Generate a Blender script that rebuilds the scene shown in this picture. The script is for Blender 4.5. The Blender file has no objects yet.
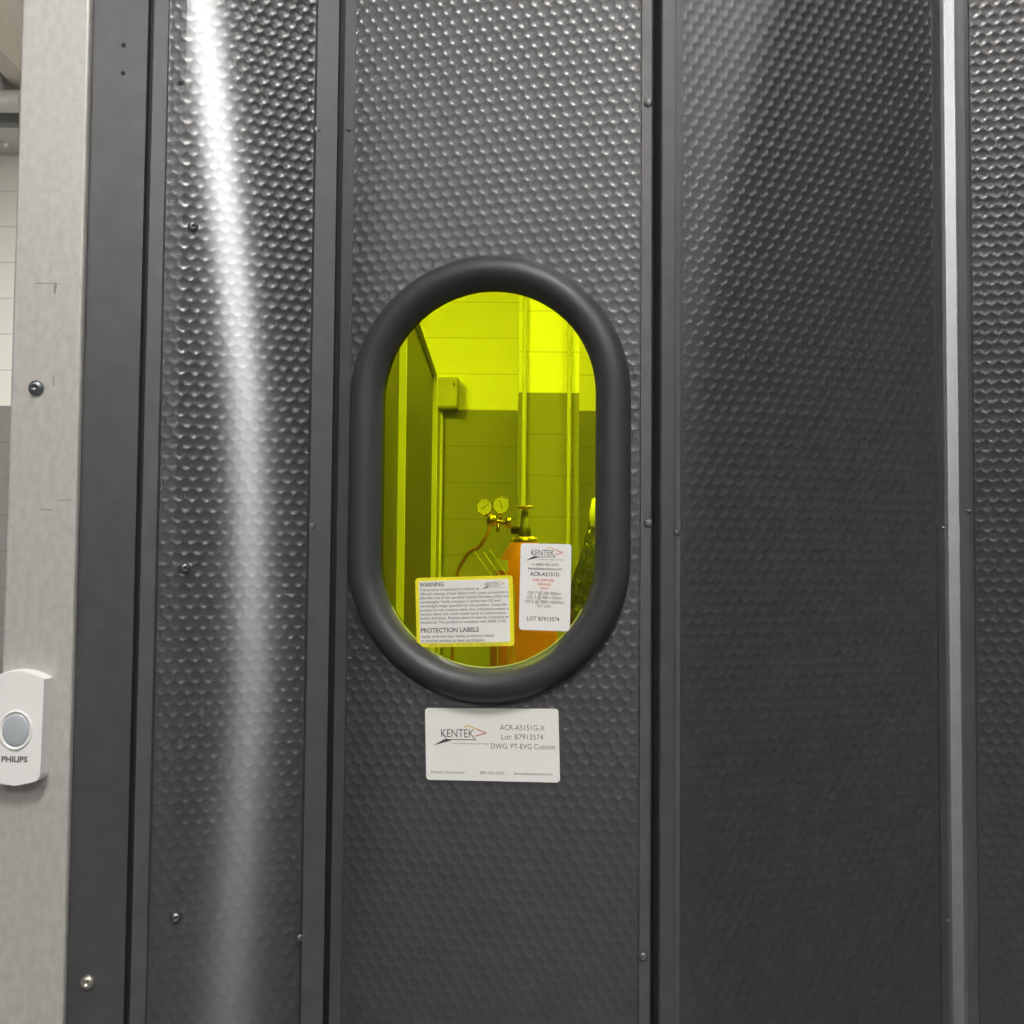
import bpy, math, random
import numpy as np
from mathutils import Vector
random.seed(4)
PI2 = math.pi / 2
C = bpy.context.scene.collection
SC = bpy.context.scene

# ------------------------------------------------------------------ camera model
EYE = np.array([0.0, 0.0, 1.3])
PITCH, ROLL = math.radians(2.5), math.radians(0.5)
FW = np.array([0, math.cos(PITCH), math.sin(PITCH)])
_r0 = np.array([1.0, 0, 0]); _u0 = np.array([0, -math.sin(PITCH), math.cos(PITCH)])
RT = _r0 * math.cos(ROLL) + _u0 * math.sin(ROLL)
UP = _u0 * math.cos(ROLL) - _r0 * math.sin(ROLL)
def ray(px, py): return FW + RT * (px - 512) / 1024 + UP * (512 - py) / 1024
def at(px, py, Y):                       # photo direction met at depth Y
    d = ray(px, py); return EYE + d * (Y / d[1])
class Plane:                             # a vertical plane, yawed; s runs right, n towards the viewer
    def __init__(self, origin, yaw_deg):
        a = math.radians(yaw_deg)
        self.o = np.array([origin[0], origin[1], 0.0])
        self.t = np.array([math.cos(a), math.sin(a), 0.0]); self.n = np.array([math.sin(a), -math.cos(a), 0.0])
    def hit(self, px, py, lift=0.0):     # -> (s, z)
        d = ray(px, py); o = self.o + self.n * lift
        k = ((o - EYE) @ self.n) / (d @ self.n); P = EYE + d * k
        return (P - self.o) @ self.t, P[2]
    def s(self, px, py=540, lift=0.0): return self.hit(px, py, lift)[0]
    def pt(self, s, z, n=0.0): return self.o + self.t * s + self.n * n + np.array([0, 0, z])

# ------------------------------------------------------------------ materials
def nodes(name):
    m = bpy.data.materials.new(name); m.use_nodes = True
    nt = m.node_tree; nt.nodes.clear()
    return m, nt, nt.nodes, nt.links
def principled(name, col, rough=0.5, metal=0.0, spec=0.5, noise=None, bump=None, emit=None):
    m, nt, N, L = nodes(name)
    out = N.new('ShaderNodeOutputMaterial'); p = N.new('ShaderNodeBsdfPrincipled')
    p.inputs['Base Color'].default_value = (*col, 1); p.inputs['Roughness'].default_value = rough
    p.inputs['Metallic'].default_value = metal; p.inputs['Specular IOR Level'].default_value = spec
    tc = N.new('ShaderNodeTexCoord')
    if noise:                            # (scale, amount) colour mottling
        nz = N.new('ShaderNodeTexNoise'); nz.inputs['Scale'].default_value = noise[0]; nz.inputs['Detail'].default_value = 6
        mp = N.new('ShaderNodeMapping')
        if len(noise) > 2: mp.inputs['Scale'].default_value = noise[2]
        L.new(tc.outputs['Object'], mp.inputs['Vector']); L.new(mp.outputs['Vector'], nz.inputs['Vector'])
        rp = N.new('ShaderNodeValToRGB')
        a = noise[1]
        rp.color_ramp.elements[0].position = .3; rp.color_ramp.elements[1].position = .7
        rp.color_ramp.elements[0].color = (*[c * (1 - a) for c in col], 1)
        rp.color_ramp.elements[1].color = (*[min(1, c * (1 + a)) for c in col], 1)
        L.new(nz.outputs['Fac'], rp.inputs['Fac']); L.new(rp.outputs['Color'], p.inputs['Base Color'])
    if bump:
        nb = N.new('ShaderNodeTexNoise'); nb.inputs['Scale'].default_value = bump[0]; nb.inputs['Detail'].default_value = 4
        L.new(tc.outputs['Object'], nb.inputs['Vector'])
        b = N.new('ShaderNodeBump'); b.inputs['Strength'].default_value = bump[1]; b.inputs['Distance'].default_value = bump[2]
        L.new(nb.outputs['Fac'], b.inputs['Height']); L.new(b.outputs['Normal'], p.inputs['Normal'])
    L.new(p.outputs['BSDF'], out.inputs['Surface'])
    return m
def coated_black(name, col, rough, coat, coat_rough, aniso, spec=0.5, flat_attr=False, noise=60):
    """black polymer with an added gloss layer that stretches lamp reflections into vertical streaks"""
    m, nt, N, L = nodes(name)
    out = N.new('ShaderNodeOutputMaterial'); p = N.new('ShaderNodeBsdfPrincipled')
    p.inputs['Roughness'].default_value = rough; p.inputs['Specular IOR Level'].default_value = spec
    tc = N.new('ShaderNodeTexCoord'); nz = N.new('ShaderNodeTexNoise'); nz.inputs['Scale'].default_value = noise
    nz.inputs['Detail'].default_value = 5
    L.new(tc.outputs['Object'], nz.inputs['Vector'])
    rp = N.new('ShaderNodeValToRGB'); rp.color_ramp.elements[0].position = .3; rp.color_ramp.elements[1].position = .72
    rp.color_ramp.elements[0].color = (*[c * .82 for c in col], 1); rp.color_ramp.elements[1].color = (*[c * 1.18 for c in col], 1)
    L.new(nz.outputs['Fac'], rp.inputs['Fac']); L.new(rp.outputs['Color'], p.inputs['Base Color'])
    g = N.new('ShaderNodeBsdfAnisotropic'); g.distribution = 'GGX'
    g.inputs['Roughness'].default_value = coat_rough; g.inputs['Anisotropy'].default_value = aniso
    g.inputs['Color'].default_value = (.97, .98, 1, 1)
    cx = N.new('ShaderNodeCombineXYZ'); cx.inputs['Z'].default_value = 1
    L.new(cx.outputs['Vector'], g.inputs['Tangent'])
    if flat_attr:
        at_ = N.new('ShaderNodeAttribute'); at_.attribute_name = 'gloss_normal'; at_.attribute_type = 'GEOMETRY'
        L.new(at_.outputs['Vector'], g.inputs['Normal'])
    mx = N.new('ShaderNodeMixShader'); mx.inputs['Fac'].default_value = coat
    L.new(p.outputs['BSDF'], mx.inputs[1]); L.new(g.outputs['BSDF'], mx.inputs[2])
    L.new(mx.outputs['Shader'], out.inputs['Surface'])
    return m
def block_wall(name, z_paint, upper, lower, course=0.2033, block=5.0, x0=0.0):
    m, nt, N, L = nodes(name)
    out = N.new('ShaderNodeOutputMaterial'); p = N.new('ShaderNodeBsdfPrincipled'); p.inputs['Roughness'].default_value = .55
    ge = N.new('ShaderNodeNewGeometry'); sp = N.new('ShaderNodeSeparateXYZ'); L.new(ge.outputs['Position'], sp.inputs['Vector'])
    ad = N.new('ShaderNodeMath'); ad.operation = 'SUBTRACT'; ad.inputs[1].default_value = z_paint
    L.new(sp.outputs['Z'], ad.inputs[0])
    xs = N.new('ShaderNodeMath'); xs.operation = 'ADD'; L.new(sp.outputs['X'], xs.inputs[0]); L.new(sp.outputs['Y'], xs.inputs[1])
    x2 = N.new('ShaderNodeMath'); x2.operation = 'ADD'; x2.inputs[1].default_value = x0; L.new(xs.outputs[0], x2.inputs[0])
    cb = N.new('ShaderNodeCombineXYZ'); L.new(x2.outputs[0], cb.inputs['X']); L.new(ad.outputs[0], cb.inputs['Y'])
    br = N.new('ShaderNodeTexBrick'); br.inputs['Scale'].default_value = 1
    br.inputs['Brick Width'].default_value = block; br.inputs['Row Height'].default_value = course
    br.inputs['Mortar Size'].default_value = .0045; br.inputs['Mortar Smooth'].default_value = .5
    br.inputs['Color1'].default_value = (1, 1, 1, 1); br.inputs['Color2'].default_value = (.95, .95, .95, 1); br.inputs['Mortar'].default_value = (.74, .74, .74, 1)
    L.new(cb.outputs['Vector'], br.inputs['Vector'])
    gt = N.new('ShaderNodeMath'); gt.operation = 'GREATER_THAN'; gt.inputs[1].default_value = 0; L.new(ad.outputs[0], gt.inputs[0])
    mc = N.new('ShaderNodeMix'); mc.data_type = 'RGBA'; mc.inputs['A'].default_value = (*lower, 1); mc.inputs['B'].default_value = (*upper, 1)
    L.new(gt.outputs[0], mc.inputs['Factor'])
    mu = N.new('ShaderNodeMix'); mu.data_type = 'RGBA'; mu.blend_type = 'MULTIPLY'; mu.inputs['Factor'].default_value = 1
    L.new(mc.outputs['Result'], mu.inputs['A']); L.new(br.outputs['Color'], mu.inputs['B'])
    L.new(mu.outputs['Result'], p.inputs['Base Color'])
    nz = N.new('ShaderNodeTexNoise'); nz.inputs['Scale'].default_value = 120; L.new(ge.outputs['Position'], nz.inputs['Vector'])
    b = N.new('ShaderNodeBump'); b.inputs['Strength'].default_value = .3; b.inputs['Distance'].default_value = .002
    L.new(nz.outputs['Fac'], b.inputs['Height']); L.new(b.outputs['Normal'], p.inputs['Normal'])
    L.new(p.outputs['BSDF'], out.inputs['Surface'])
    return m
def pane_mat(name, tint, gloss):
    m, nt, N, L = nodes(name)
    out = N.new('ShaderNodeOutputMaterial'); t = N.new('ShaderNodeBsdfTransparent'); t.inputs['Color'].default_value = (*tint, 1)
    g = N.new('ShaderNodeBsdfGlossy'); g.inputs['Roughness'].default_value = .02
    fr = N.new('ShaderNodeFresnel'); fr.inputs['IOR'].default_value = 1.45
    k = N.new('ShaderNodeMath'); k.operation = 'MULTIPLY'; k.inputs[1].default_value = gloss; L.new(fr.outputs['Fac'], k.inputs[0])
    mx = N.new('ShaderNodeMixShader'); L.new(k.outputs[0], mx.inputs['Fac']); L.new(t.outputs['BSDF'], mx.inputs[1]); L.new(g.outputs['BSDF'], mx.inputs[2])
    L.new(mx.outputs['Shader'], out.inputs['Surface'])
    return m
def emitter(name, col, s):
    m, nt, N, L = nodes(name)
    out = N.new('ShaderNodeOutputMaterial'); e = N.new('ShaderNodeEmission')
    e.inputs['Color'].default_value = (*col, 1); e.inputs['Strength'].default_value = s
    L.new(e.outputs['Emission'], out.inputs['Surface']); return m

M = {}
M['sheet'] = coated_black('embossed_black_polymer', (.022, .0225, .0265), .31, .075, .2101, -.830, spec=.6, flat_attr=True)
M['rail'] = coated_black('black_extrusion', (.044, .044, .047), .42, .075, .2101, -.830, spec=.5)
M['jamb'] = coated_black('black_jamb_plate', (.036, .036, .039), .42, .06, .22, -.80, spec=.5)
M['gap'] = principled('dark_gap_fill', (.012, .012, .014), .6)
M['rubber'] = principled('black_rubber', (.034, .034, .037), .48, spec=.5, bump=(90, .12, .001))
M['post'] = principled('galvanised_steel', (.52, .505, .48), .48, metal=.35, noise=(190, .09, (1, 1, .55)), bump=(420, .2, .0006))
M['screw'] = principled('dark_screw_steel', (.22, .23, .25), .3, metal=.9)
M['screw_zinc'] = principled('zinc_screw_steel', (.55, .52, .46), .32, metal=.9)
M['hole'] = principled('hole_black', (.008, .008, .008), .7)
M['scuff'] = principled('dark_scuff', (.25, .24, .225), .7)
M['paper'] = principled('white_label_stock', (.80, .79, .76), .42, noise=(30, .015))
M['yellow'] = principled('yellow_label_ink', (.83, .74, .02), .4, noise=(30, .02))
M['ink'] = principled('dark_ink', (.055, .055, .06), .6)
M['ink_grey'] = principled('grey_ink', (.15, .15, .15), .6)
M['red'] = principled('red_ink', (.72, .16, .08), .6)
M['gold'] = principled('gold_ink', (.75, .45, .06), .6)
M['brick_red'] = principled('brick_red_ink', (.55, .10, .06), .6)
M['plastic'] = principled('white_plastic', (.80, .79, .78), .32, noise=(20, .01))
M['button'] = principled('grey_button_plastic', (.40, .43, .46), .35)
M['pane'] = pane_mat('green_laser_filter', (.83, .97, .004), .7)
M['pane_edge'] = principled('filter_edge', (.36, .42, .04), .3)
M['partition'] = principled('charcoal_sheet', (.085, .085, .085), .45, noise=(8, .12))
M['alu'] = principled('pale_aluminium', (.86, .86, .84), .5)
M['box'] = principled('pale_grey_box', (.42, .42, .41), .5, noise=(9, .06))
M['conduit'] = principled('steel_conduit', (.50, .50, .47), .5)
M['orange'] = principled('orange_enamel', (.80, .25, .03), .32, noise=(7, .10))
M['brass'] = principled('brass', (.80, .62, .18), .25, metal=1)
M['dark_iron'] = principled('dark_iron', (.10, .10, .10), .4, metal=.6)
M['dial'] = principled('dial_face', (.80, .80, .76), .35)
M['hose'] = principled('brown_hose', (.36, .17, .07), .45)
M['film_glint'] = principled('pale_glint', (.62, .64, .62), .15)  # pale colour that stands for glints on plastic film
M['film'] = principled('dark_crinkled_film', (.07, .075, .06), .16, spec=.8, bump=(26, .9, .02))
M['cap'] = principled('bright_cap', (.80, .82, .40), .4)
M['deck'] = principled('pale_ceiling_paint', (.86, .81, .73), .7, noise=(3, .05))
M['beam'] = principled('beige_beam_paint', (.80, .74, .65), .6, noise=(4, .04))
M['duct'] = principled('white_duct_paint', (.74, .74, .70), .35, noise=(6, .04))
M['pipe_grey'] = principled('grey_pipe_paint', (.44, .46, .46), .4)
M['floor'] = principled('grey_concrete', (.10, .098, .095), .5, noise=(2.5, .15))
M['plaster'] = principled('grey_wall_paint', (.24, .24, .235), .7, noise=(2, .03))
M['housing'] = principled('white_fixture_enamel', (.8, .8, .8), .4)

# ------------------------------------------------------------------ object helpers
def empty(name, loc, label, cat, group=None):
    o = bpy.data.objects.new(name, None); C.objects.link(o); o.location = loc; o.empty_display_size = .05
    o['label'] = label; o['category'] = cat
    if group: o['group'] = group
    return o
def tag(o, label, cat, group=None):
    o['label'] = label; o['category'] = cat
    if group: o['group'] = group
    return o
def root_of(o):
    p = o.location.copy()
    while o.parent: o = o.parent; p = p + o.location
    return np.array(p)
def obj(name, geo, mat, parent=None, smooth=False, origin=None, label=None, kind=None):
    """verts in world metres -> one mesh object; mat may be a list with geo carrying material indices"""
    v = np.asarray(geo[0], float); faces = geo[1]
    base = root_of(parent) if parent is not None else (np.array(origin) if origin is not None else np.array([v[:, 0].mean(), v[:, 1].mean(), v[:, 2].min()]))
    me = bpy.data.meshes.new(name); me.from_pydata([tuple(p) for p in (v - base)], [], [tuple(f) for f in faces])
    for mm in (mat if isinstance(mat, (list, tuple)) else [mat]): me.materials.append(mm)
    if len(geo) > 2: me.polygons.foreach_set('material_index', geo[2])
    if smooth: me.polygons.foreach_set('use_smooth', [True] * len(me.polygons))
    me.update()
    o = bpy.data.objects.new(name, me); C.objects.link(o)
    if parent is not None: o.parent = parent
    else: o.location = base
    if label: o['label'] = label
    if kind: o['kind'] = kind
    return o
def merge(*gs):
    V, F, n = [], [], 0
    for g in gs:
        v = np.asarray(g[0], float); V.append(v); F += [tuple(i + n for i in f) for f in g[1]]; n += len(v)
    return np.vstack(V), F
def box(x0, x1, y0, y1, z0, z1):
    v = [(x, y, z) for x in (x0, x1) for y in (y0, y1) for z in (z0, z1)]
    return np.array(v, float), [(0, 1, 3, 2), (4, 6, 7, 5), (0, 4, 5, 1), (2, 3, 7, 6), (0, 2, 6, 4), (1, 5, 7, 3)]
def bevel(o, w, seg=2):
    b = o.modifiers.new('soft_edges', 'BEVEL'); b.width = w; b.segments = seg; b.limit_method = 'ANGLE'; b.angle_limit = math.radians(35); return o
def extrude_plan(pts, z0, z1):           # closed plan outline (x,y) swept up
    n = len(pts); v = [(p[0], p[1], z0) for p in pts] + [(p[0], p[1], z1) for p in pts]
    f = [(i, (i + 1) % n, n + (i + 1) % n, n + i) for i in range(n)] + [tuple(range(n))[::-1], tuple(range(n, 2 * n))]
    return np.array(v, float), f
def lathe(prof, c, axis=(0, 0, 1), n=28):
    ax = Vector(axis).normalized(); a = ax.orthogonal().normalized(); b = ax.cross(a)
    ax, a, b = map(np.array, (ax, a, b)); c = np.array(c); v, f = [], []
    for r, h in prof:
        for k in range(n):
            t = 2 * math.pi * k / n; v.append(c + ax * h + (a * math.cos(t) + b * math.sin(t)) * r)
    for i in range(len(prof) - 1):
        for k in range(n):
            f.append((i * n + k, i * n + (k + 1) % n, (i + 1) * n + (k + 1) % n, (i + 1) * n + k))
    f.append(tuple(range(n))[::-1]); f.append(tuple(range((len(prof) - 1) * n, len(prof) * n)))
    return np.array(v), f
def tube(path, r, n=10):
    P = [np.array(p, float) for p in path]; v, f = [], []; a = None
    for i, p in enumerate(P):
        d = P[min(i + 1, len(P) - 1)] - P[max(i - 1, 0)]; d /= np.linalg.norm(d)
        if a is None: a = np.array(Vector(d).orthogonal().normalized())
        a = a - d * (a @ d); a /= np.linalg.norm(a); b = np.cross(d, a)
        for k in range(n):
            t = 2 * math.pi * k / n; v.append(p + (a * math.cos(t) + b * math.sin(t)) * r)
    for i in range(len(P) - 1):
        for k in range(n): f.append((i * n + k, i * n + (k + 1) % n, (i + 1) * n + (k + 1) % n, (i + 1) * n + k))
    f.append(tuple(range(n))[::-1]); f.append(tuple(range((len(P) - 1) * n, len(P) * n)))
    return np.array(v), f
def spline(pts, n=8):
    P = [np.array(p, float) for p in pts]; P = [2 * P[0] - P[1]] + P + [2 * P[-1] - P[-2]]; out = []
    for i in range(1, len(P) - 2):
        for k in range(n):
            t = k / n
            out.append(.5 * (2 * P[i] + (P[i + 1] - P[i - 1]) * t + (2 * P[i - 1] - 5 * P[i] + 4 * P[i + 1] - P[i + 2]) * t * t + (3 * P[i] - P[i - 1] - 3 * P[i + 1] + P[i + 2]) * t ** 3))
    out.append(P[-2]); return out

# ------------------------------------------------------------------ lettering
_fc = bpy.data.curves.new('lettering', 'FONT'); _fo = bpy.data.objects.new('lettering', _fc); C.objects.link(_fo)
_fc.resolution_u = 3
def glyphs(s, bold=0.0):
    _fc.body = s; _fc.size = 1; _fc.offset = bold
    dg = bpy.context.evaluated_depsgraph_get(); dg.update()
    me = bpy.data.meshes.new_from_object(_fo.evaluated_get(dg), depsgraph=dg)
    v = np.array([p.co[:2] for p in me.vertices]).reshape(-1, 2); f = [tuple(p.vertices) for p in me.polygons]
    bpy.data.meshes.remove(me); return v, f
_cap = glyphs('H')[0][:, 1].max()
class Face:
    """a flat printed face: pixel-like units u right, w down from its top-left corner, turned by `tilt` in the plane"""
    def __init__(self, plane, s, z, scale, lift, tilt=0.0):
        self.p, self.s, self.z, self.k, self.l, self.c, self.sn = plane, s, z, scale, lift, math.cos(tilt), math.sin(tilt)
    def __call__(self, u, w, n=0.0):
        a, b = u * self.k, -w * self.k
        return self.p.pt(self.s + a * self.c - b * self.sn, self.z + a * self.sn + b * self.c, self.l + n)
    def text(self, items, n=.00025):      # (string, u0, u1, baseline w, cap height, bold)
        G = []
        for (s, u0, u1, w, cap, bold) in items:
            v, f = glyphs(s, bold); x0, x1 = v[:, 0].min(), v[:, 0].max()
            kx = (u1 - u0) / (x1 - x0); ky = cap / _cap
            G.append((np.array([self(u0 + (x - x0) * kx, w - y * ky, n) for x, y in v]), f))
        return merge(*G)
    def poly(self, pts, n=.0003): return np.array([self(u, w, n) for u, w in pts]), [tuple(range(len(pts)))[::-1]]
    def line(self, pts, th, n=.0003):
        G = []
        for (a, b) in zip(pts[:-1], pts[1:]):
            a, b = np.array(a, float), np.array(b, float); d = (b - a) / np.linalg.norm(b - a); q = np.array([-d[1], d[0]]) * th / 2
            G.append(self.poly([a - q, b - q, b + q, a + q], n))
        return merge(*G)
    def card(self, w, h, r, th, u0=0, w0=0, n0=0.0):
        pts = []
        for cx, cy, a0 in ((w - r, r, -90), (w - r, h - r, 0), (r, h - r, 90), (r, r, 180)):
            for k in range(6):
                a = math.radians(a0 + 18 * k); pts.append((u0 + cx + r * math.cos(a), w0 + cy + r * math.sin(a)))
        m = len(pts)
        v = [self(u, q, n0) for u, q in pts] + [self(u, q, n0 - th) for u, q in pts]
        return np.array(v), [tuple(range(m))[::-1], tuple(range(m, 2 * m))] + [(i, (i + 1) % m, m + (i + 1) % m, m + i) for i in range(m)]
def logo(face, u0, w0, k, parent):
    """the maker's mark: word, swoosh beneath, gold-to-red arrow line at its upper right"""
    q = lambda pts: [(u0 + (a - 7.9) * k, w0 + (b - 16.2) * k) for a, b in pts]
    t = face.text([('KENTEK', u0 + (16.2 - 7.9) * k, u0 + (49.8 - 7.9) * k, w0 + (28.4 - 16.2) * k, 7.9 * k, -.004),
                   ('Laser People Helping Laser People', u0 + 20 * k, u0 + 56.5 * k, w0 + (35 - 16.2) * k, 1.5 * k, .0)])
    sw = face.poly(q([(7.9, 36.7), (19.5, 30.2), (22.5, 30.3), (27, 31.5)]))
    ln = face.line(q([(17.5, 25), (22.5, 30.6), (51.3, 30.6), (47.8, 26.5)]), .75 * k)
    lg = obj('logo', merge(t, sw, ln), M['ink'], parent)
    obj('logo_arrow', face.line(q([(39.5, 19), (43, 16.4), (53, 20.3)]), .9 * k), M['gold'], lg, label='gold stroke of the logo arrow')
    obj('logo_arrow', face.line(q([(53, 20.3), (62, 24), (51.3, 27)]), .9 * k), M['brick_red'], lg, label='red tip of the logo arrow')

# ------------------------------------------------------------------ embossed sheets
PU, PV, DR, DD = .0100, .0080, .0048, .00098      # dimple spacing, row height, radius, depth
def dimple(s, z):
    j0 = np.round(z / PV); best = np.full(s.shape, 9.0)
    for dj in (-1, 0, 1):
        j = j0 + dj; off = np.where(np.mod(j, 2) == 0, 0.0, .5 * PU)
        cs = np.round((s - off) / PU) * PU + off
        best = np.minimum(best, np.hypot(s - cs, z - j * PV))
    q = np.clip(best / DR, 0, 1)
    return -DD * (1 - q ** 3.4)
def sheet(name, plan, s0, s1, z0, z1, parent, hole=None, d0=.84, d1=1.88, twist=None, pivot=0.0, depth=1.0):
    """plan(s)-> xy (N,2), outward normal (N,2)"""
    ns = int((s1 - s0) / .0010) + 1; S = np.linspace(s0, s1, ns)
    Z = np.concatenate([np.linspace(z0, d0, 12)[:-1], np.arange(d0, d1, PV / 8), np.linspace(d1, z1, 8)])
    nz = len(Z); SS, ZZ = np.meshgrid(S, Z)
    H = dimple(SS, ZZ) * depth; H[(ZZ < d0) | (ZZ > d1)] = 0
    edge = np.minimum(SS - s0, s1 - SS); H *= np.clip(edge / .002, 0, 1)
    xy, nn = plan(S)
    if twist is not None:
        TW = np.radians(twist(ZZ)); H = H - np.maximum(SS - pivot, 0) * np.tan(TW) + (s1 - pivot) * .5 * np.tan(TW)
    V = np.empty((nz, ns, 3)); V[..., 0] = xy[:, 0] + nn[:, 0] * H; V[..., 1] = xy[:, 1] + nn[:, 1] * H; V[..., 2] = ZZ
    idx = np.arange(nz * ns).reshape(nz, ns)
    F = np.stack([idx[:-1, :-1], idx[:-1, 1:], idx[1:, 1:], idx[1:, :-1]], -1).reshape(-1, 4)
    if hole is not None:
        ms = .25 * (SS[:-1, :-1] + SS[:-1, 1:] + SS[1:, 1:] + SS[1:, :-1]); mz = .25 * (ZZ[:-1, :-1] + ZZ[:-1, 1:] + ZZ[1:, 1:] + ZZ[1:, :-1])
        keep = ~hole(ms, mz).reshape(-1); F = F[keep]
    base = root_of(parent); verts = (V.reshape(-1, 3) - base)
    me = bpy.data.meshes.new(name); me.vertices.add(len(verts)); me.vertices.foreach_set('co', verts.ravel())
    me.loops.add(F.size); me.loops.foreach_set('vertex_index', F.ravel().astype(np.int32))
    me.polygons.add(len(F)); me.polygons.foreach_set('loop_start', np.arange(0, F.size, 4, dtype=np.int32))
    me.polygons.foreach_set('use_smooth', np.ones(len(F), dtype=bool))
    me.update(calc_edges=True); me.validate()
    fn = np.zeros((nz, ns, 3)); fn[..., 0] = nn[:, 0]; fn[..., 1] = nn[:, 1]
    if twist is not None:
        x0_, y0_ = fn[..., 0].copy(), fn[..., 1].copy(); fn[..., 0] = x0_ * np.cos(TW) - y0_ * np.sin(TW); fn[..., 1] = x0_ * np.sin(TW) + y0_ * np.cos(TW)
    fq = fn[:-1, :-1].reshape(-1, 3)
    if hole is not None: fq = fq[keep]
    a = me.attributes.new('gloss_normal', 'FLOAT_VECTOR', 'FACE'); a.data.foreach_set('vector', fq.ravel())
    me.materials.append(M['sheet'])
    o = bpy.data.objects.new(name, me); C.objects.link(o); o.parent = parent
    sd = o.modifiers.new('thickness', 'SOLIDIFY'); sd.thickness = .003; sd.offset = -1
    return o
def flat_plan(pl, n=0.0):
    return lambda S: (np.array([pl.pt(s, 0, n)[:2] for s in S]), np.tile(pl.n[:2], (len(S), 1)))
def bar(pl, s0, s1, prof, z0, z1, parent, name, twist, back=-.008, seg=90):
    zs, rings = np.linspace(z0, z1, seg + 1), []
    for z in zs:
        t = math.tan(math.radians(twist(z))); m = (s0 + s1) / 2
        pts = [(s0 + (s1 - s0) * a, h) for a, h in prof] + [(s1, back), (s0, back)]
        rings.append([pl.pt(s, z, h - (s - m) * t) for s, h in pts])
    n = len(rings[0]); V = np.array([p for r in rings for p in r])
    F = [(i * n + k, i * n + (k + 1) % n, (i + 1) * n + (k + 1) % n, (i + 1) * n + k) for i in range(seg) for k in range(n)] + [tuple(range(n))[::-1], tuple(range(seg * n, (seg + 1) * n))]
    return obj(name, (V, F), M['rail'], parent)
def rail(pl, s0, s1, prof, z0, z1, parent, name='edge_rail', back=-.008, mat='rail'):
    """prof: (fraction across, height off the plane) of the visible face"""
    pts = [pl.pt(s0 + (s1 - s0) * a, 0, h)[:2] for a, h in prof] + [pl.pt(s1, 0, back)[:2], pl.pt(s0, 0, back)[:2]]
    return obj(name, extrude_plan(pts, z0, z1), M[mat], parent)
def dome(pl, px, py, lift, r, h, parent, name, mat, socket=True, label=None):
    s, z = pl.hit(px, py, lift); c = pl.pt(s, z, lift)
    prof = [(r, -.0012), (r, h * .25), (r * .9, h * .62), (r * .62, h * .92), (r * .42, h)]
    if socket: prof += [(r * .36, h * .95), (r * .30, h * .45)]
    else: prof += [(r * .05, h * 1.04)]
    return obj(name, lathe(prof, c, pl.n, 16), mat, parent, smooth=True, label=label)
ZB, ZT = 0.012, 2.06

# key plan points (photo column at eye height, depth in metres)
A = at(137, 540, .765)[:2]
plA = Plane(at(79, 540, .765), 0)                      # jamb plate plane
plL0 = Plane(at(137, 540, .766), 0)                    # flat left strip of the left panel
BEND = 174
bend_pt = plL0.pt(plL0.s(BEND), 0)
plL1 = Plane(bend_pt, 19.0)                            # the part that turns away
valley = plL1.pt(plL1.s(333), 0)
plC = Plane(at(333, 540, valley[1] - .001), -11.5)     # window panel, right side nearer
ridge = plC.pt(plC.s(655), 0)
plR = Plane(ridge, 17.0)
rend = plR.pt(plR.s(940), 0)
plB = Plane(rend, -3.5)                                # the broad joint bar
bend2 = plB.pt(plB.s(974), 0)
plF = Plane(bend2, -12.0)

# ---- left panel
left = empty('barrier_panel', (*plL0.pt(plL0.s(145), ZB)[:2], ZB), 'narrow black embossed barrier panel beside the flat jamb plate, with a white light streak', 'barrier panel')
sA, sB = plL0.s(157), plL0.s(BEND); s_end = plL1.s(308)
RB = .003
def twist_left(z):                       # degrees added to the turn by height, shaped to curve the light streak
    return np.interp(z - 1.3, [-.40, -.33, -.235, -.10, .02, .12, .19, .27, .34, .42, .50], [.45, .3, .02, -.33, -.15, .13, .53, 1.02, 1.49, 2.01, 2.5])
def left_plan(S):
    xy, nn = [], []
    for s in S:
        e = s - sB; a0, a1 = 0.0, math.radians(19.0)
        yaw = a1 if e > 0 else a0
        q = plL0.pt(sB + e, 0) if e < 0 else plL1.pt(e, 0)
        if abs(e) < RB: q = q + (plL0.n + plL1.n) / 2 * (-.12 * (RB - abs(e)) ** 2 / RB)
        xy.append(q[:2]); nn.append((math.sin(yaw), -math.cos(yaw)))
    return np.array(xy), np.array(nn)
sheet('embossed_sheet', left_plan, sA, sB + s_end, ZB, ZT, left, twist=twist_left, pivot=sB)
rail(plL0, plL0.s(141.5), plL0.s(158), [(0, .0005), (.06, .0022), (.94, .0022), (1, .0012)], ZB, ZT, left)
rail(plL1, plL1.s(307), plL1.s(331), [(0, .001), (.05, .0056), (.95, .0032), (1, .0016)], ZB, ZT, left)
for (px, py) in ((193, 227), (185, 568), (176, 917)):
    pl = plL0 if px < BEND else plL1
    dome(pl, px, py, 0, .0038, .0034, left, 'screw', M['screw'])
for (px, py) in ((181, 55), (180.5, 83)):
    s, z = plL0.hit(px, py); obj('rivet_hole', lathe([(.0022, -.001), (.0024, .0006), (.0012, .0008)], plL0.pt(s, z), plL0.n, 12), M['hole'], left)
for (px, py) in ((317, 130), (312, 526), (300, 938)):
    dome(plL1, px, py, .0044, .0030, .0012, left, 'crimp', M['rail'], socket=False)

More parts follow.
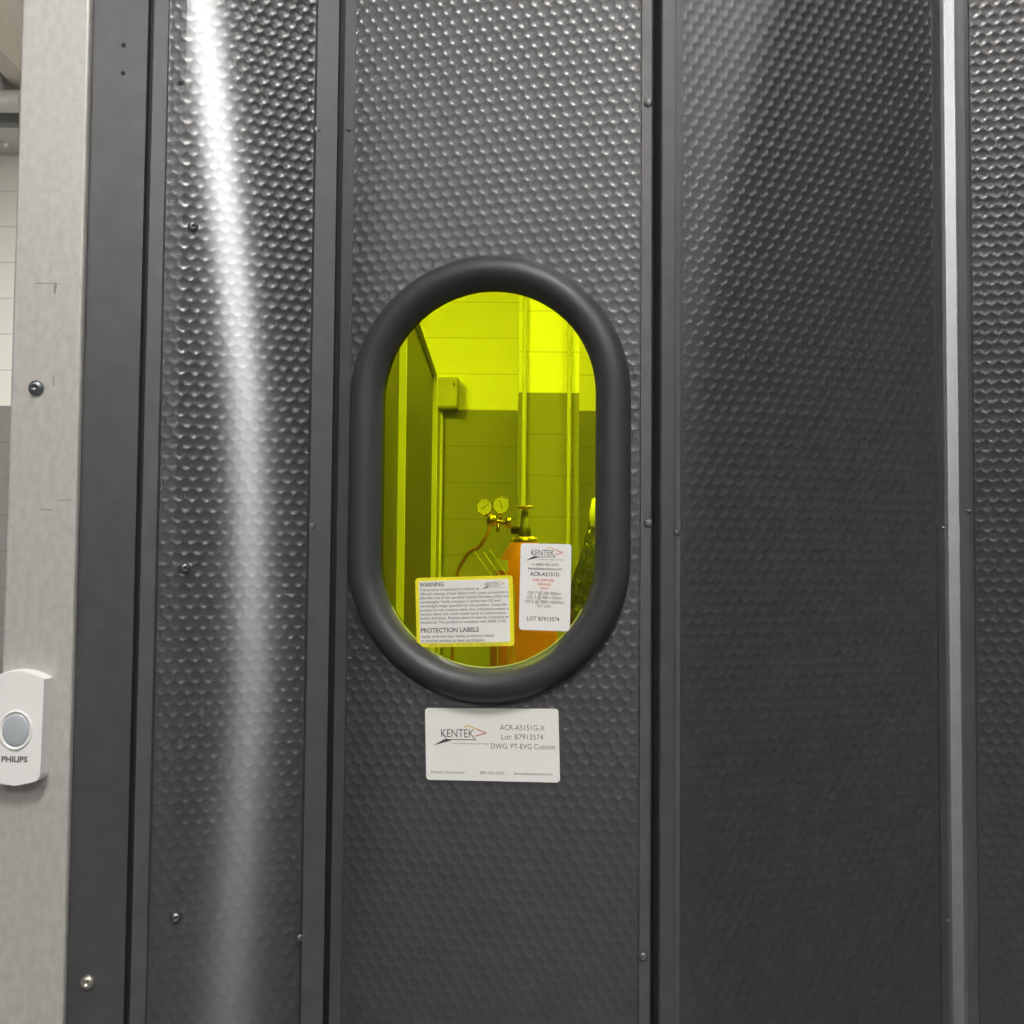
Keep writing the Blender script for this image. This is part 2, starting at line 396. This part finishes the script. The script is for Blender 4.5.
# ---- window panel
cen = empty('barrier_panel', (*plC.pt(plC.s(490), ZB)[:2], ZB), 'black embossed barrier panel holding the oval green window', 'barrier panel')
c_s0, c_s1 = plC.s(347), plC.s(641)
wl, _ = plC.hit(382, 480); wr, _ = plC.hit(595.5, 480); _, wt = plC.hit(488, 290); _, wb = plC.hit(488, 668)
WC, WZ = (wl + wr) / 2, (wt + wb) / 2; WR = (wr - wl) / 2; WH = (wt - wb) / 2 - WR; RW = .0262
def in_stadium(s, z, r): return np.hypot(s - WC, np.maximum(np.abs(z - WZ) - WH, 0)) < r
sheet('embossed_sheet', flat_plan(plC), c_s0, c_s1, ZB, ZT, cen, hole=lambda s, z: in_stadium(s, z, WR + .012))
rail(plC, plC.s(336), plC.s(348), [(0, -.001), (.1, .0008), (1, .0008)], ZB, ZT, cen)
rail(plC, plC.s(640), plC.s(652), [(0, .0012), (.08, .0042), (.9, .0042), (1, .003)], ZB, ZT, cen)
for (px, py) in ((648, 103), (648, 523), (643, 957)): dome(plC, px, py, .0040, .0034, .0016, cen, 'crimp', M['rail'], socket=False)
dome(plC, 349, 130, .0005, .0018, .0014, cen, 'crimp', M['rail'], socket=False)
def stadium(r, n=40):
    out = []
    for k in range(n + 1):
        a = math.pi * k / n; out.append((WC + r * math.cos(a), WZ + WH + r * math.sin(a)))
    for k in range(n + 1):
        a = math.pi + math.pi * k / n; out.append((WC + r * math.cos(a), WZ - WH + r * math.sin(a)))
    return out
prof = [(.0, -.006), (.0, .0015), (.0008, .004), (.0016, .0065), (.0040, .0105), (.0080, .0138), (.0125, .0150), (.0170, .0144), (.0212, .0118), (.0242, .0080), (.0258, .0038), (.0262, -.001)]
V, F = [], []
for rho, h in prof: V += [plC.pt(s, z, h) for s, z in stadium(WR + rho)]
m_ = len(stadium(1))
for i in range(len(prof) - 1):
    for k in range(m_): F.append((i * m_ + k, i * m_ + (k + 1) % m_, (i + 1) * m_ + (k + 1) % m_, (i + 1) * m_ + k))
frame = obj('window_frame', (np.array(V), F), M['rubber'], cen, smooth=True)
st = stadium(WR + .0035); n_ = len(st)
V = [plC.pt(s, z, 0) for s, z in st] + [plC.pt(s, z, -.004) for s, z in st]
obj('window_pane', (np.array(V), [tuple(range(n_))[::-1]]), M['pane'], frame, label='green tinted see-through pane')
ri, ro_ = stadium(WR - .0010)[47:-6], stadium(WR + .0006)[47:-6]; n_ = len(ri)
V = [plC.pt(s, z, .0008) for s, z in ri] + [plC.pt(s, z, .0012) for s, z in ro_]
obj('pane_edge', (np.array(V), [(k, k + 1, n_ + k + 1, n_ + k) for k in range(n_ - 1)]), M['pane_edge'], frame)

# ---- right panel
rig = empty('barrier_panel', (*plR.pt(plR.s(800), ZB)[:2], ZB), 'wide dim black embossed barrier panel between the window panel and the bright vertical joint bar', 'barrier panel')
sheet('embossed_sheet', flat_plan(plR), plR.s(681), plR.s(937), ZB, ZT, rig, depth=.68)
rail(plR, plR.s(658), plR.s(672), [(0, .003), (.08, .0044), (.94, .0044), (1, .0020)], ZB, ZT, rig)
rail(plR, plR.s(672), plR.s(682), [(0, -.0022), (.5, -.0016), (1, -.0006)], ZB, ZT, rig, name='edge_flange')
dome(plR, 677, 533, -.0016, .0024, .0012, rig, 'crimp', M['rail'], socket=False)
# ---- far right panel with its joint bar
far = empty('barrier_panel', (*plF.pt(.05, ZB)[:2], ZB), 'rightmost black embossed barrier panel, cut by the photo edge, bright bar on its left', 'barrier panel')
sheet('embossed_sheet', flat_plan(plF), .0005, .19, ZB, ZT, far, depth=.8)
wB = plB.s(974) - plB.s(940)
bar(plB, plB.s(937.5), plB.s(974), [(0, .0004), (.13, .0036), (.15, .0041), (.25, .00418), (.55, .00418), (.65, .0041), (.69, .0039), (.80, .0033), (.83, .0032), (.95, .0024), (1, .0008)], ZB, ZT, far, 'joint_bar',
    lambda z: np.interp(z - 1.3, [-.4, -.226, -.1, .02, .18, .33, .45, .6], [-1.0, -.91, -.8, -.64, -.27, .02, .4, .8]))  # twist shaped so the lamp streak follows the bar
for (px, py, hh) in ((944, 528, .0032), (969, 511, .0032), (948, 921, .0032)): dome(plB, px, py, hh, .0018, .0012, far, 'crimp', M['rail'], socket=False)
rail(plF, .19, .215, [(0, .002), (.06, .0042), (.94, .0042), (1, .002)], ZB, ZT, far)
# dark strips added behind the joints to block back-room light (part of the panel on their left)
def block_gap(pa, pb, parent):
    d = np.array([0, .0100])
    a, b = np.array(pa[:2]) + d, np.array(pb[:2]) + d
    obj('gap_blocker', extrude_plan([a, b, b + [0, .003], a + [0, .003]], ZB, ZT), M['gap'], parent)
block_gap(plL1.pt(plL1.s(326), 0), plC.pt(plC.s(341), 0), left)
block_gap(plC.pt(plC.s(648), 0), plR.pt(plR.s(662), 0), cen)

# ---- jamb plate and post
jamb = empty('jamb_plate', (*plA.pt(plA.s(105), 0)[:2], 0), 'flat smooth black jamb plate between the bare metal post and the embossed panel', 'jamb')
o = obj('plate', extrude_plan([plA.pt(plA.s(66), 0, .0)[:2], plA.pt(plA.s(66), 0, .0035)[:2], plA.pt(plA.s(137), 0, .0035)[:2], plA.pt(plA.s(137), 0, -.010)[:2], plA.pt(plA.s(66), 0, -.010)[:2]], 0, ZT), M['jamb'], jamb)
obj('groove', extrude_plan([plA.pt(plA.s(137), 0, -.003)[:2], plA.pt(plA.s(142), 0, -.003)[:2], plA.pt(plA.s(142), 0, -.010)[:2], plA.pt(plA.s(137), 0, -.010)[:2]], 0, ZT), M['gap'], jamb)
for (px, py) in ((123.5, 45), (123, 73)):
    s, z = plA.hit(px, py, .0035); obj('screw_hole', lathe([(.0016, -.001), (.0018, .0003), (.0006, .0004)], plA.pt(s, z, .0035), plA.n, 12), M['hole'], jamb)
dome(plA, 88, 982, .0035, .0052, .0035, jamb, 'screw', M['screw_zinc'], label='zinc screw near the foot of the plate')

plP = Plane(at(40, 540, .756), 0)                      # front face of the post
ps0, ps1 = plP.s(5.5), plP.s(75.5)
post = empty('metal_post', (*plP.pt((ps0 + ps1) / 2, 0)[:2], 0), 'bare grey galvanised metal post at the left edge, carrying the doorbell', 'post')
o = obj('tube', extrude_plan([plP.pt(ps0, 0)[:2], plP.pt(ps1, 0)[:2], plP.pt(ps1, 0, -.020)[:2], plP.pt(ps0, 0, -.020)[:2]], 0, 2.5), M['post'], post); bevel(o, .0022, 3)
dome(plP, 36.5, 388, 0, .0058, .0036, post, 'screw', M['screw'], label='dark button-head screw')
fpo = Face(plP, *plP.hit(0, 0), .00072, .0002)
for pts in ([(55, 281), (57, 285), (55.5, 296), (53.5, 291)], [(36, 283), (60, 283.4), (60, 284), (36, 284)], [(53, 376), (54, 376), (54, 386), (53, 386)], [(40, 509.5), (52, 509), (52, 510), (40, 510.3)], [(57, 500), (72, 499.5), (72, 500.4), (57, 500.7)]):
    v = [plP.pt(*plP.hit(a, b), .00025) for a, b in pts]; obj('scuff', (np.array(v), [tuple(range(len(v)))[::-1]]), M['scuff'], post)

# ---- doorbell
bd = .0130
ds, dz = plP.hit(15, 730, bd)
bell = empty('doorbell', tuple(plP.pt(ds, plP.hit(15, 786, bd)[1])), 'white doorbell push with an oval grey button, fixed to the metal post', 'doorbell')
def hitp(px, py, l): return plP.hit(px, py, l)
fr_ = []
for px, py in ((44, 680), (43.2, 700), (42, 730), (40.7, 760), (39.8, 775)): fr_.append(hitp(px, py, bd))
for px, py in ((38.6, 778.5), (36.3, 780.8), (32, 782.3), (24, 784.2), (15, 786)): fr_.append(hitp(px, py, bd))
cs_ = hitp(15, 730, bd)[0]
fr_ = fr_ + [(2 * cs_ - s, z) for s, z in fr_[-2::-1]]
top = []
for k in range(1, 14):
    t = k / 14; s = fr_[-1][0] + (fr_[0][0] - fr_[-1][0]) * t
    top.append((s, fr_[0][1] + (hitp(15, 671.5, bd)[1] - hitp(15, 680, bd)[1]) * (1 - (2 * t - 1) ** 2)))
outl = fr_ + top; n_ = len(outl); zc = hitp(15, 730, bd)[1]
V = []
for sc, h in ((1.025, .0), (1.025, .006), (1.008, bd - .0008), (1.0, bd)):
    V += [plP.pt(cs_ + (s - cs_) * sc, zc + (z - zc) * (1 + (sc - 1) * .45), h) for s, z in outl]
F = [(i * n_ + k, i * n_ + (k + 1) % n_, (i + 1) * n_ + (k + 1) % n_, (i + 1) * n_ + k) for i in range(3) for k in range(n_)] + [tuple(range(3 * n_, 4 * n_))]
o = obj('housing', (np.array(V), F), M['plastic'], bell)
bs, bz = hitp(15.8, 730, bd); e = .000715
def oval(cs, cz, rx, rz, h, n=40): return [plP.pt(cs + rx * math.cos(2 * math.pi * k / n), cz + rz * math.sin(2 * math.pi * k / n), h) for k in range(n)]
def loft(rings):
    n = len(rings[0]); V = np.array([p for r in rings for p in r])
    return V, [(i * n + k, i * n + (k + 1) % n, (i + 1) * n + (k + 1) % n, (i + 1) * n + k) for i in range(len(rings) - 1) for k in range(n)] + [tuple(range((len(rings) - 1) * n, len(rings) * n))]
obj('button_ring', loft([oval(bs, bz, 17 * e, 20.5 * e, bd - .0004), oval(bs, bz, 16.4 * e, 19.8 * e, bd + .0012), oval(bs, bz, 14.8 * e, 17.8 * e, bd + .0012), oval(bs, bz, 14.2 * e, 17.2 * e, bd - .0006)]), M['plastic'], bell, smooth=True)
obj('button', loft([oval(bs, bz, 13.9 * e, 16.9 * e, bd - .0006), oval(bs, bz, 13.6 * e, 16.6 * e, bd + .0004), oval(bs, bz, 11 * e, 14 * e, bd + .0010), oval(bs, bz, 6 * e, 8 * e, bd + .0013)]), M['button'], bell, smooth=True, label='grey oval push button')
fb = Face(plP, *hitp(0, 755, bd), e, bd)
obj('lettering', fb.text([('PHILIPS', 1.8, 28, 6.6, 5.2, .045)]), M['ink_grey'], bell)

# ------------------------------------------------------------------ stickers
def sticker(name, TL, TR, BL, lift, label, W):
    s0, z0 = plC.hit(*TL, lift); s1, z1 = plC.hit(*TR, lift)
    k = math.hypot(s1 - s0, z1 - z0) / W
    return Face(plC, s0, z0, k, lift, math.atan2(z1 - z0, s1 - s0))
# asset label below the window
f = sticker('asset', (425, 708), (558.2, 709), (427, 777), .0012, '', 134)
o = tag(obj('asset_label', f.card(134, 70.5, 3.5, .0009), M['paper']), 'white rectangular identification label on the black panel below the oval window', 'label')
obj('printed_text', f.text([('ACR-A5151G-X', 75.8, 120.5, 20.8, 5.0, 0), ('Lot: B7913574', 77.3, 118.7, 29.8, 5.0, 0), ('DWG: PT-EVG Custom', 66.7, 130, 38.9, 5.0, 0),
    ('Kentek Corporation', 5.6, 39.2, 63.8, 2.7, 0), ('800-432-2323', 54.8, 79.3, 63.8, 2.7, 0), ('kenteklaserstore.com', 89.2, 127, 63.8, 2.7, 0)]), M['ink_grey'], o)
logo(f, 7.9, 16.2, 1.0, o)
# warning label on the pane
f = sticker('warning', (415.1, 578), (512.3, 575.2), (416, 645), .0025, '', 97.2)
o = tag(obj('warning_label', f.card(97.2, 67.6, 3.5, .0009), M['yellow']), 'yellow-bordered warning label on the lower left of the green window pane', 'label')
obj('printed_panel', f.card(89.6, 60.2, 1.2, .0004, 3.7, 3.4, .0003), M['paper'], o, label='white printed field')
L_ = ['This product is indicated for indirect or', 'diffused viewing of laser beams only. Laser protection is', 'afforded only at the specified Optical Densities (OD) and', 'wavelengths. Verify emission is within the OD and', 'wavelength range specified for this product. Using this', 'product for any purpose other than indicated presents a', 'serious safety risk which could result in serious injury', 'and/or blindness. Replace sheet if severely scratched or', 'discolored. This product is compliant with ANSI Z136.']
E_ = [64.5, 92.6, 92.9, 84.8, 91, 92.7, 90, 92.7, 90]
its = [('WARNING', 4.4, 29, 8.8, 4.0, .025), ('PROTECTION LABELS', 4.6, 62.9, 53.4, 4.2, .025)]
its += [(t, 4.6, e1, 13.1 + 3.95 * i, 2.5, .008) for i, (t, e1) in enumerate(zip(L_, E_))]
its += [('Apply enclosed laser safety protection labels', 4.8, 77.5, 58.4, 2.5, .008), ('to installed window to meet certification.', 4.8, 68.5, 62.6, 2.5, .008)]
obj('printed_text', f.text(its, .0006), M['ink_grey'], o)
f2 = Face(f.p, f.s, f.z, f.k, f.l + .0004); f2.c, f2.sn = f.c, f.sn
logo(f2, 66.8, 4.4, .41, o)
# filter data label on the pane
obj('footer_text', f.text([('Kentek Corporation   800-432-2323   kenteklaserstore.com', 13, 85, 66.4, 1.5, 0)]), M['ink_grey'], o)
f = sticker('spec', (520.8, 543.2), (571.4, 544.2), (520, 629), .0025, '', 51)
o = tag(obj('filter_label', f.card(51, 86, 3.2, .0009), M['paper']), 'white upright filter data label on the right of the green window pane', 'label')
obj('printed_text', f.text([('+1 (800) 432-2323', 11.2, 38.4, 21.9, 2.3, .008), ('kenteklaserstore.com', 8.2, 42, 26, 2.3, .015), ('ACR-A5151G', 10.2, 39.4, 32.1, 3.7, .022),
    ('OD 7 @ 200-400nm', 8.2, 41.5, 50.6, 3.0, 0), ('OD 7 @ 900-1100nm', 7.4, 43, 54.9, 3.0, 0), ('OD 5 @ 9000-10600nm', 5.1, 45, 59.2, 3.0, 0), ('VLT 54%', 17.4, 31.7, 63.3, 2.6, 0), ('LOT B7913574', 8, 40.4, 76.5, 3.9, .012)]), M['ink_grey'], o)
obj('red_text', f.text([('FOR DIFFUSE', 13, 34.3, 37.6, 2.6, .004), ('VIEWING', 17.7, 31.2, 41.7, 2.6, .004), ('ONLY', 20.5, 29.7, 45.6, 2.6, .004)]), M['red'], o, label='red warning words')
logo(f, 5.2, 3.2, .69, o)

# ------------------------------------------------------------------ the room
X0, X1, Y0, YB, ZC = -6.0, 4.6, -6.2, 5.7, 3.95
zp = at(460, 410, YB)[2]
def struct(name, geo, mat):
    o = obj(name, geo, mat, origin=(0, 0, 0)); o['kind'] = 'structure'; return o
M['wall_back'] = block_wall('painted_block_back', zp, (.84, .83, .76), (.215, .215, .20), x0=.12)
struct('wall_back', box(X0, X1, YB, YB + .15, 0, ZC), M['wall_back'])
zp2 = at(548, 393, 5.0)[2]
M['pil'] = block_wall('painted_block_pilaster', zp2, (.84, .83, .76), (.22, .22, .205), x0=-9.0)
xa, xb = at(518, 450, 5.0)[0], at(579, 450, 5.0)[0]
struct('trim_1', box(xa, xb, 5.0, YB - .0, 0, ZC), M['pil'])
struct('floor', box(X0, X1, Y0, YB, -.1, 0), M['floor'])
struct('ceiling', box(X0, X1, Y0, YB, ZC, ZC + .1), M['deck'])
struct('wall_left', box(X0 - .1, X0, Y0, YB, 0, ZC), M['plaster'])
struct('wall_right', box(X1, X1 + .1, Y0, YB, 0, ZC), M['plaster'])
struct('wall_front', box(X0, X1, Y0 - .1, Y0, 0, ZC), M['plaster'])
struct('trim_2', box(-2.667, -2.55, 1.2, YB, 3.78, ZC), M['beam'])

# duct and pipe high on the back wall, seen left of the post
d0, d1 = at(8, 91, 5.35)[2], at(8, 112, 5.35)[2]
o = tag(obj('overhead_pipe', tube([(-4.2, 5.35, (d0 + d1) / 2), (-3.4, 5.35, (d0 + d1) / 2), (-2.2, 5.35, (d0 + d1) / 2)], (d0 - d1) / 2, 20), M['duct'], smooth=True), 'white round pipe running under the ceiling left of the metal post, above the grey one', 'pipe')
obj('coupling', tube([(-2.62, 5.35, (d0 + d1) / 2), (-2.58, 5.35, (d0 + d1) / 2)], (d0 - d1) / 2 * 1.06, 20), M['duct'], o, smooth=True)
obj('hanger', box(-2.75, -2.73, 5.34, 5.36, d0 - .01, ZC), M['pipe_grey'], o)
obj('hanger', box(-3.75, -3.73, 5.34, 5.36, d0 - .01, ZC), M['pipe_grey'], o)
e0, e1 = at(8, 113, 5.5)[2], at(8, 130, 5.5)[2]
tag(obj('air_duct', box(-4.2, -2.2, 5.50, 5.70, e1, e0), M['pipe_grey']), 'grey rectangular duct on the back wall just under the white pipe', 'duct')
e2, e3 = e1, at(8, 147, 5.6)[2]
o = tag(obj('cable_tray', box(-4.2, -2.2, 5.47, 5.70, e3, e2), M['duct']), 'pale tray with round bolt heads below the grey duct', 'tray')
obj('bolt_head', lathe([(.02, 0), (.018, .012), (.006, .018)], at(6, 145, 5.45), (0, -1, 0), 14), M['duct'], o, smooth=True)

# box and conduits on the block wall
b0, b1 = at(437, 377, 5.6), at(458, 408, 5.6)
jb = empty('junction_box', (float(b0[0] + b1[0]) / 2, 5.65, float(b1[2])), 'grey electrical box on the block wall beside the far end of the dark partition', 'electrical box')
bevel(obj('housing', box(b0[0], b1[0], 5.6, 5.699, b1[2], b0[2]), M['box'], jb), .004)
bevel(obj('cover', box(b0[0] + .006, b1[0] - .006, 5.592, 5.6, b1[2] + .008, b0[2] - .008), M['box'], jb), .002)
cx = at(449.5, 384, 5.59)
obj('latch', box(cx[0] + .02, cx[0] + .03, 5.586, 5.592, cx[2] - .012, cx[2] + .006), M['dark_iron'], jb)
def vpipe(px, r, Y, z0, z1, label, cat='conduit'):
    p = at(px, 450, Y)
    c = empty('conduit', (float(p[0]), Y, z0), label, cat)
    obj('pipe', tube([(p[0], Y, z0), (p[0], Y, (z0 + z1) / 2), (p[0], Y, z1)], r, 16), M['conduit'], c, smooth=True)
    for zz in (z0 + .5, z0 + 3.1):
        if zz < z1 - .05: obj('strap', box(p[0] - r * 1.35, p[0] + r * 1.35, Y - r * 1.1, Y + r * 1.05, zz - .012, zz + .012), M['conduit'], c)
vpipe(441.5, .008, 5.68, 0, float(b1[2]), 'thin vertical conduit running down from the grey electrical box')
vpipe(524, .011, 4.985, 0, ZC, 'thicker vertical pipe on the left edge of the block pilaster')
vpipe(568.8, .010, 4.985, 0, ZC, 'thin vertical pipe on the right side of the block pilaster')

# dark partition beyond the window
ZPT = 1.3 + .632
def xp(Y): return -.259 - .0143 * (Y - 2.31)          # the partition runs away from the viewer, slightly splayed
part = empty('partition', (xp(2.6), 2.6, 0), 'dark grey partition with pale uprights seen through the left of the window', 'partition')
def run(nm, ya, yb, xo0, xo1, z0, z1, mat, **k):
    pts = [(xp(ya) + xo0, ya), (xp(ya) + xo1, ya), (xp(yb) + xo1, yb), (xp(yb) + xo0, yb)]
    return obj(nm, extrude_plan(pts, z0, z1), M[mat], part, **k)
run('panel_sheet', 1.30, 2.31, -.012, 0, .06, ZPT - .02, 'partition'); run('panel_sheet', 2.33, 3.50, -.012, 0, .06, ZPT - .02, 'partition')
bevel(run('upright', 2.31, 2.33, -.001, .016, 0, ZPT, 'alu'), .001); bevel(run('upright', 3.50, 3.52, -.001, .016, 0, ZPT, 'alu'), .001)
run('upright', 1.27, 1.30, -.014, .012, 0, ZPT, 'partition')
run('top_rail', 1.30, 3.50, -.016, .002, ZPT - .02, ZPT, 'partition')
run('top_edge', 2.33, 3.50, .002, .014, ZPT - .012, ZPT, 'alu', label='pale thin strip along the top')

# gas cylinder with regulator
YC = 3.4; gc = at(524.5, 540, YC); GX = float(gc[0])
zs = at(524, 541, YC)[2]; ztop = at(522, 507, YC)[2]
cyl = empty('gas_cylinder', (GX, YC, 0), 'orange gas cylinder with a valve on top, behind the window pane', 'gas cylinder')
R_ = .113
obj('body', lathe([(R_ * .9, .0), (R_, .02), (R_, zs - .26), (R_ * .99, zs - .20), (R_ * .93, zs - .145), (R_ * .80, zs - .085), (R_ * .60, zs - .035), (R_ * .42, zs - .008), (R_ * .33, zs)], (GX, YC, 0), n=40), M['orange'], cyl, smooth=True)
obj('neck_ring', lathe([(.04, zs - .012), (.044, zs - .005), (.044, zs + .012), (.03, zs + .016)], (GX, YC, 0)), M['brass'], cyl, smooth=True)
obj('valve', merge(lathe([(.018, zs), (.021, zs + .015), (.021, zs + .045), (.015, zs + .05), (.011, ztop - .012)], (GX, YC, 0)), lathe([(.011, 0), (.011, .045)], (GX, YC, zs + .032), (-1, 0, .05))), M['dark_iron'], cyl, smooth=True)
ring = tube([(GX + .026 * math.cos(2 * math.pi * k / 24), YC + .026 * math.sin(2 * math.pi * k / 24), ztop) for k in range(25)], .0045, 8)
obj('handwheel', merge(ring, box(GX - .026, GX + .026, YC - .004, YC + .004, ztop - .003, ztop + .003), box(GX - .004, GX + .004, YC - .026, YC + .026, ztop - .003, ztop + .003), lathe([(.009, ztop - .014), (.009, ztop + .006)], (GX, YC, 0))), M['brass'], cyl, smooth=False)
# paper tag on the shoulder
V, F = [], []
zl0, zl1 = at(500, 571, YC - .1)[2], at(500, 559.5, YC - .1)[2]
for k in range(9):
    a = math.radians(200 + 40 * k / 8)
    for z in (zl0, zl1): V.append((GX + R_ * .94 * math.cos(a), YC + R_ * .94 * math.sin(a), z))
F = [(2 * k, 2 * k + 2, 2 * k + 3, 2 * k + 1) for k in range(8)]
obj('paper_tag', (np.array(V), F), M['paper'], cyl, label='pale paper tag on the shoulder')

YR = 3.36
g1, g2 = at(484.5, 507, YR), at(501, 505, YR); bd_ = at(497, 521, YR)
reg = empty('pressure_regulator', tuple(map(float, bd_)), 'brass pressure regulator with two round dials, on the cylinder valve', 'regulator')
zb = float(bd_[2])
xv = GX - .012
obj('body', merge(lathe([(.012, -.018), (.019, -.014), (.021, .0), (.019, .010), (.010, .016)], at(491, 519.5, YR), (-1, -.2, .25), 18), tube([at(491, 519.5, YR), at(500, 521.5, YR), (xv, YC, zs + .034)], .007, 10), lathe([(.012, -.010), (.012, .008)], at(508.5, 521, YR), (1, 0, 0), 8), lathe([(.006, -.03), (.006, .0)], at(498, 523, YR), (0, 0, 1), 10)), M['brass'], reg, smooth=True)
for gp, ang, rr in ((g1, 38, .0265), (g2, 112, .0285)):
    ax = (0.05, -1, .05)
    g = obj('gauge', lathe([(rr * .8, -.022), (rr, -.018), (rr, .004), (rr * .94, .006), (rr * .90, .002)], gp, ax, 30), M['brass'], reg, smooth=True)
    obj('dial', lathe([(rr * .88, .0005), (rr * .88, .003), (rr * .1, .0032)], gp, ax, 30), M['dial'], g, label='pale round dial face')
    a = math.radians(ang); d = np.array([math.cos(a), 0, math.sin(a)]); q = np.array([-math.sin(a), 0, math.cos(a)]); c = gp + np.array([0, -.0052, 0])
    obj('needle', (np.array([c - d * .012 - q * .0016, c + d * .018 - q * .0005, c + d * .018 + q * .0005, c - d * .012 + q * .0016]), [(0, 1, 2, 3)]), M['ink'], g)
    obj('stem', tube([gp + np.array([0, .006, -rr * .9]), at(493 if gp is g1 else 500, 519, YR)], .0045, 8), M['brass'], reg, smooth=True)
tag(obj('hose', tube(spline([at(490, 522, YR), at(489, 530, YR - .02), at(484, 540, YR - .03), at(478, 548, YR - .02), at(466, 556, YR), at(455, 590, YR + .02), at(452, 700, YR + .02), (at(452, 700, YR)[0], YR + .02, .02)], 8), .006, 8), M['hose'], smooth=True), 'brown rubber hose hanging from the brass regulator', 'hose')
for i, (a, c, d, nm) in enumerate((((474, 551), (497, 583), 3.23, 'leftmost of three added film-glint strips left of the orange cylinder'), ((484, 552.5), (508, 588), 3.21, 'middle one of three added film-glint strips left of the orange cylinder'), ((489.5, 549.5), (513, 584), 3.19, 'rightmost of three added film-glint strips, by the paper tag on the orange cylinder'))):
    p0, p1 = at(*a, d), at(*c, d)
    tag(obj('glint_strip', tube([p0, p0 + (p1 - p0) * .5, p1, p1 + np.array([.004, 0, -.02]), np.array([p1[0] + .006, d, .0])], .0017, 8), M['film_glint'], smooth=True), nm, 'tube')  # pale strips put in for the glints on plastic film

# dark film-wrapped bundle at the right of the view through the window
YW = 3.1; wx = float(at(612, 560, YW)[0]); wtop = float(at(600, 506, YW)[2])
wrap = empty('wrapped_bundle', (wx, YW, 0), 'dark crinkled film-wrapped bundle with a bright top, at the right edge of the window view', 'bundle')
prof = [(.10, 0), (.125, .05), (.128, .55), (.122, .85), (.125, wtop - .32), (.110, wtop - .22), (.085, wtop - .12), (.062, wtop - .05), (.045, wtop)]
v, fcs = lathe(prof, (wx, YW, 0), n=44)
rs = np.random.RandomState(3)
for i in range(len(v)):
    a = math.atan2(v[i][1] - YW, v[i][0] - wx); k = 1 + .07 * math.sin(5 * a + v[i][2] * 9) + .05 * math.sin(11 * a - v[i][2] * 17) + .03 * rs.randn()
    v[i][0] = wx + (v[i][0] - wx) * k; v[i][1] = YW + (v[i][1] - YW) * k
obj('film', (v, fcs), M['film'], wrap)
obj('cap', lathe([(.05, wtop - .075), (.066, wtop - .06), (.070, wtop - .02), (.062, wtop + .02), (.035, wtop + .038), (.01, wtop + .042)], (wx, YW - .012, 0), n=28), M['cap'], wrap, smooth=True, label='bright rounded top')

# ------------------------------------------------------------------ lamps
def lamp(x, y, w, l, ang, strength, label, z=ZC, col=(1.0, .985, .955), hung=False):
    e = empty('ceiling_light', (x, y, z), label, 'ceiling light', None)
    c, s = math.cos(ang), math.sin(ang)
    def rect(hw, hl, z0, z1):
        v, f = box(-hl, hl, -hw, hw, z0, z1); v2 = v.copy(); v2[:, 0] = x + v[:, 0] * c - v[:, 1] * s; v2[:, 1] = y + v[:, 0] * s + v[:, 1] * c; return v2, f
    if hung:                             # bare-sided fixture on two rods
        obj('housing', rect(w / 2 - .10, l / 2 - .02, z - .06, z), M['housing'], e)
        for k in (-.4, .4): obj('rod', box(x + k * c - .006, x + k * c + .006, y + k * s - .006, y + k * s + .006, z, ZC), M['housing'], e)
    else: obj('housing', rect(w / 2 + .03, l / 2 + .03, z - .06, z), M['housing'], e)
    v, f = rect(w / 2, l / 2, z - .072, z - .061)
    obj('diffuser', (v, f), emitter('lamp_%d' % int(strength), col, strength), e, label='glowing diffuser')
lamp(1.75, -3.6, .125, 1.3, math.atan2(-4.38, 1.93), 165, 'narrow bright ceiling light far behind the camera to the right')
lamp(0.05, -1.0, .40, .60, PI2, 98, 'hanging light just behind the camera', z=3.6, hung=True)
lamp(2.27, -1.4, .80, 1.0, math.atan2(-2.16, 2.08), 9, 'wide dim light added far right behind the camera for sheen on the right panel')  # added lamp: its reflection gives the right panel a pale haze
lamp(-1.75, -3.1, .60, 1.6, 0, 17, 'hanging light added behind the camera to the left for sheen on the window panel', z=3.6, hung=True)  # added lamp: lifts the sheen of the window panel and the ceiling
lamp(-1.8, 2.7, .35, 1.3, 0, 122, 'hanging light over the back room left of the dark partition', z=3.62, hung=True)
lamp(2.1, 3.7, .35, 1.3, 0, 48, 'hanging light over the back room to the right', z=3.62, hung=True)
lamp(0.4, 1.75, .30, 1.2, 0, 32, 'light added just beyond the black barrier to brighten the partition and cylinder')  # unseen lamp added to brighten the uprights and gas cylinder

w = bpy.data.worlds.new('air'); SC.world = w; w.use_nodes = True
w.node_tree.nodes['Background'].inputs['Color'].default_value = (.9, .95, 1, 1); w.node_tree.nodes['Background'].inputs['Strength'].default_value = .05

bpy.data.objects.remove(_fo); bpy.data.curves.remove(_fc)

cam = bpy.data.cameras.new('camera'); cam.sensor_width = 36; cam.lens = 36; cam.clip_start = .02
co = bpy.data.objects.new('camera', cam); C.objects.link(co)
from mathutils import Matrix
mw = Matrix.Identity(4)
for i in range(3):
    mw[i][0] = RT[i]; mw[i][1] = UP[i]; mw[i][2] = -FW[i]; mw[i][3] = EYE[i]
co.matrix_world = mw
SC.camera = co
vs = SC.view_settings; vs.view_transform = 'Standard'; vs.look = 'None'; vs.exposure = 0; vs.gamma = 1; vs.use_curve_mapping = False
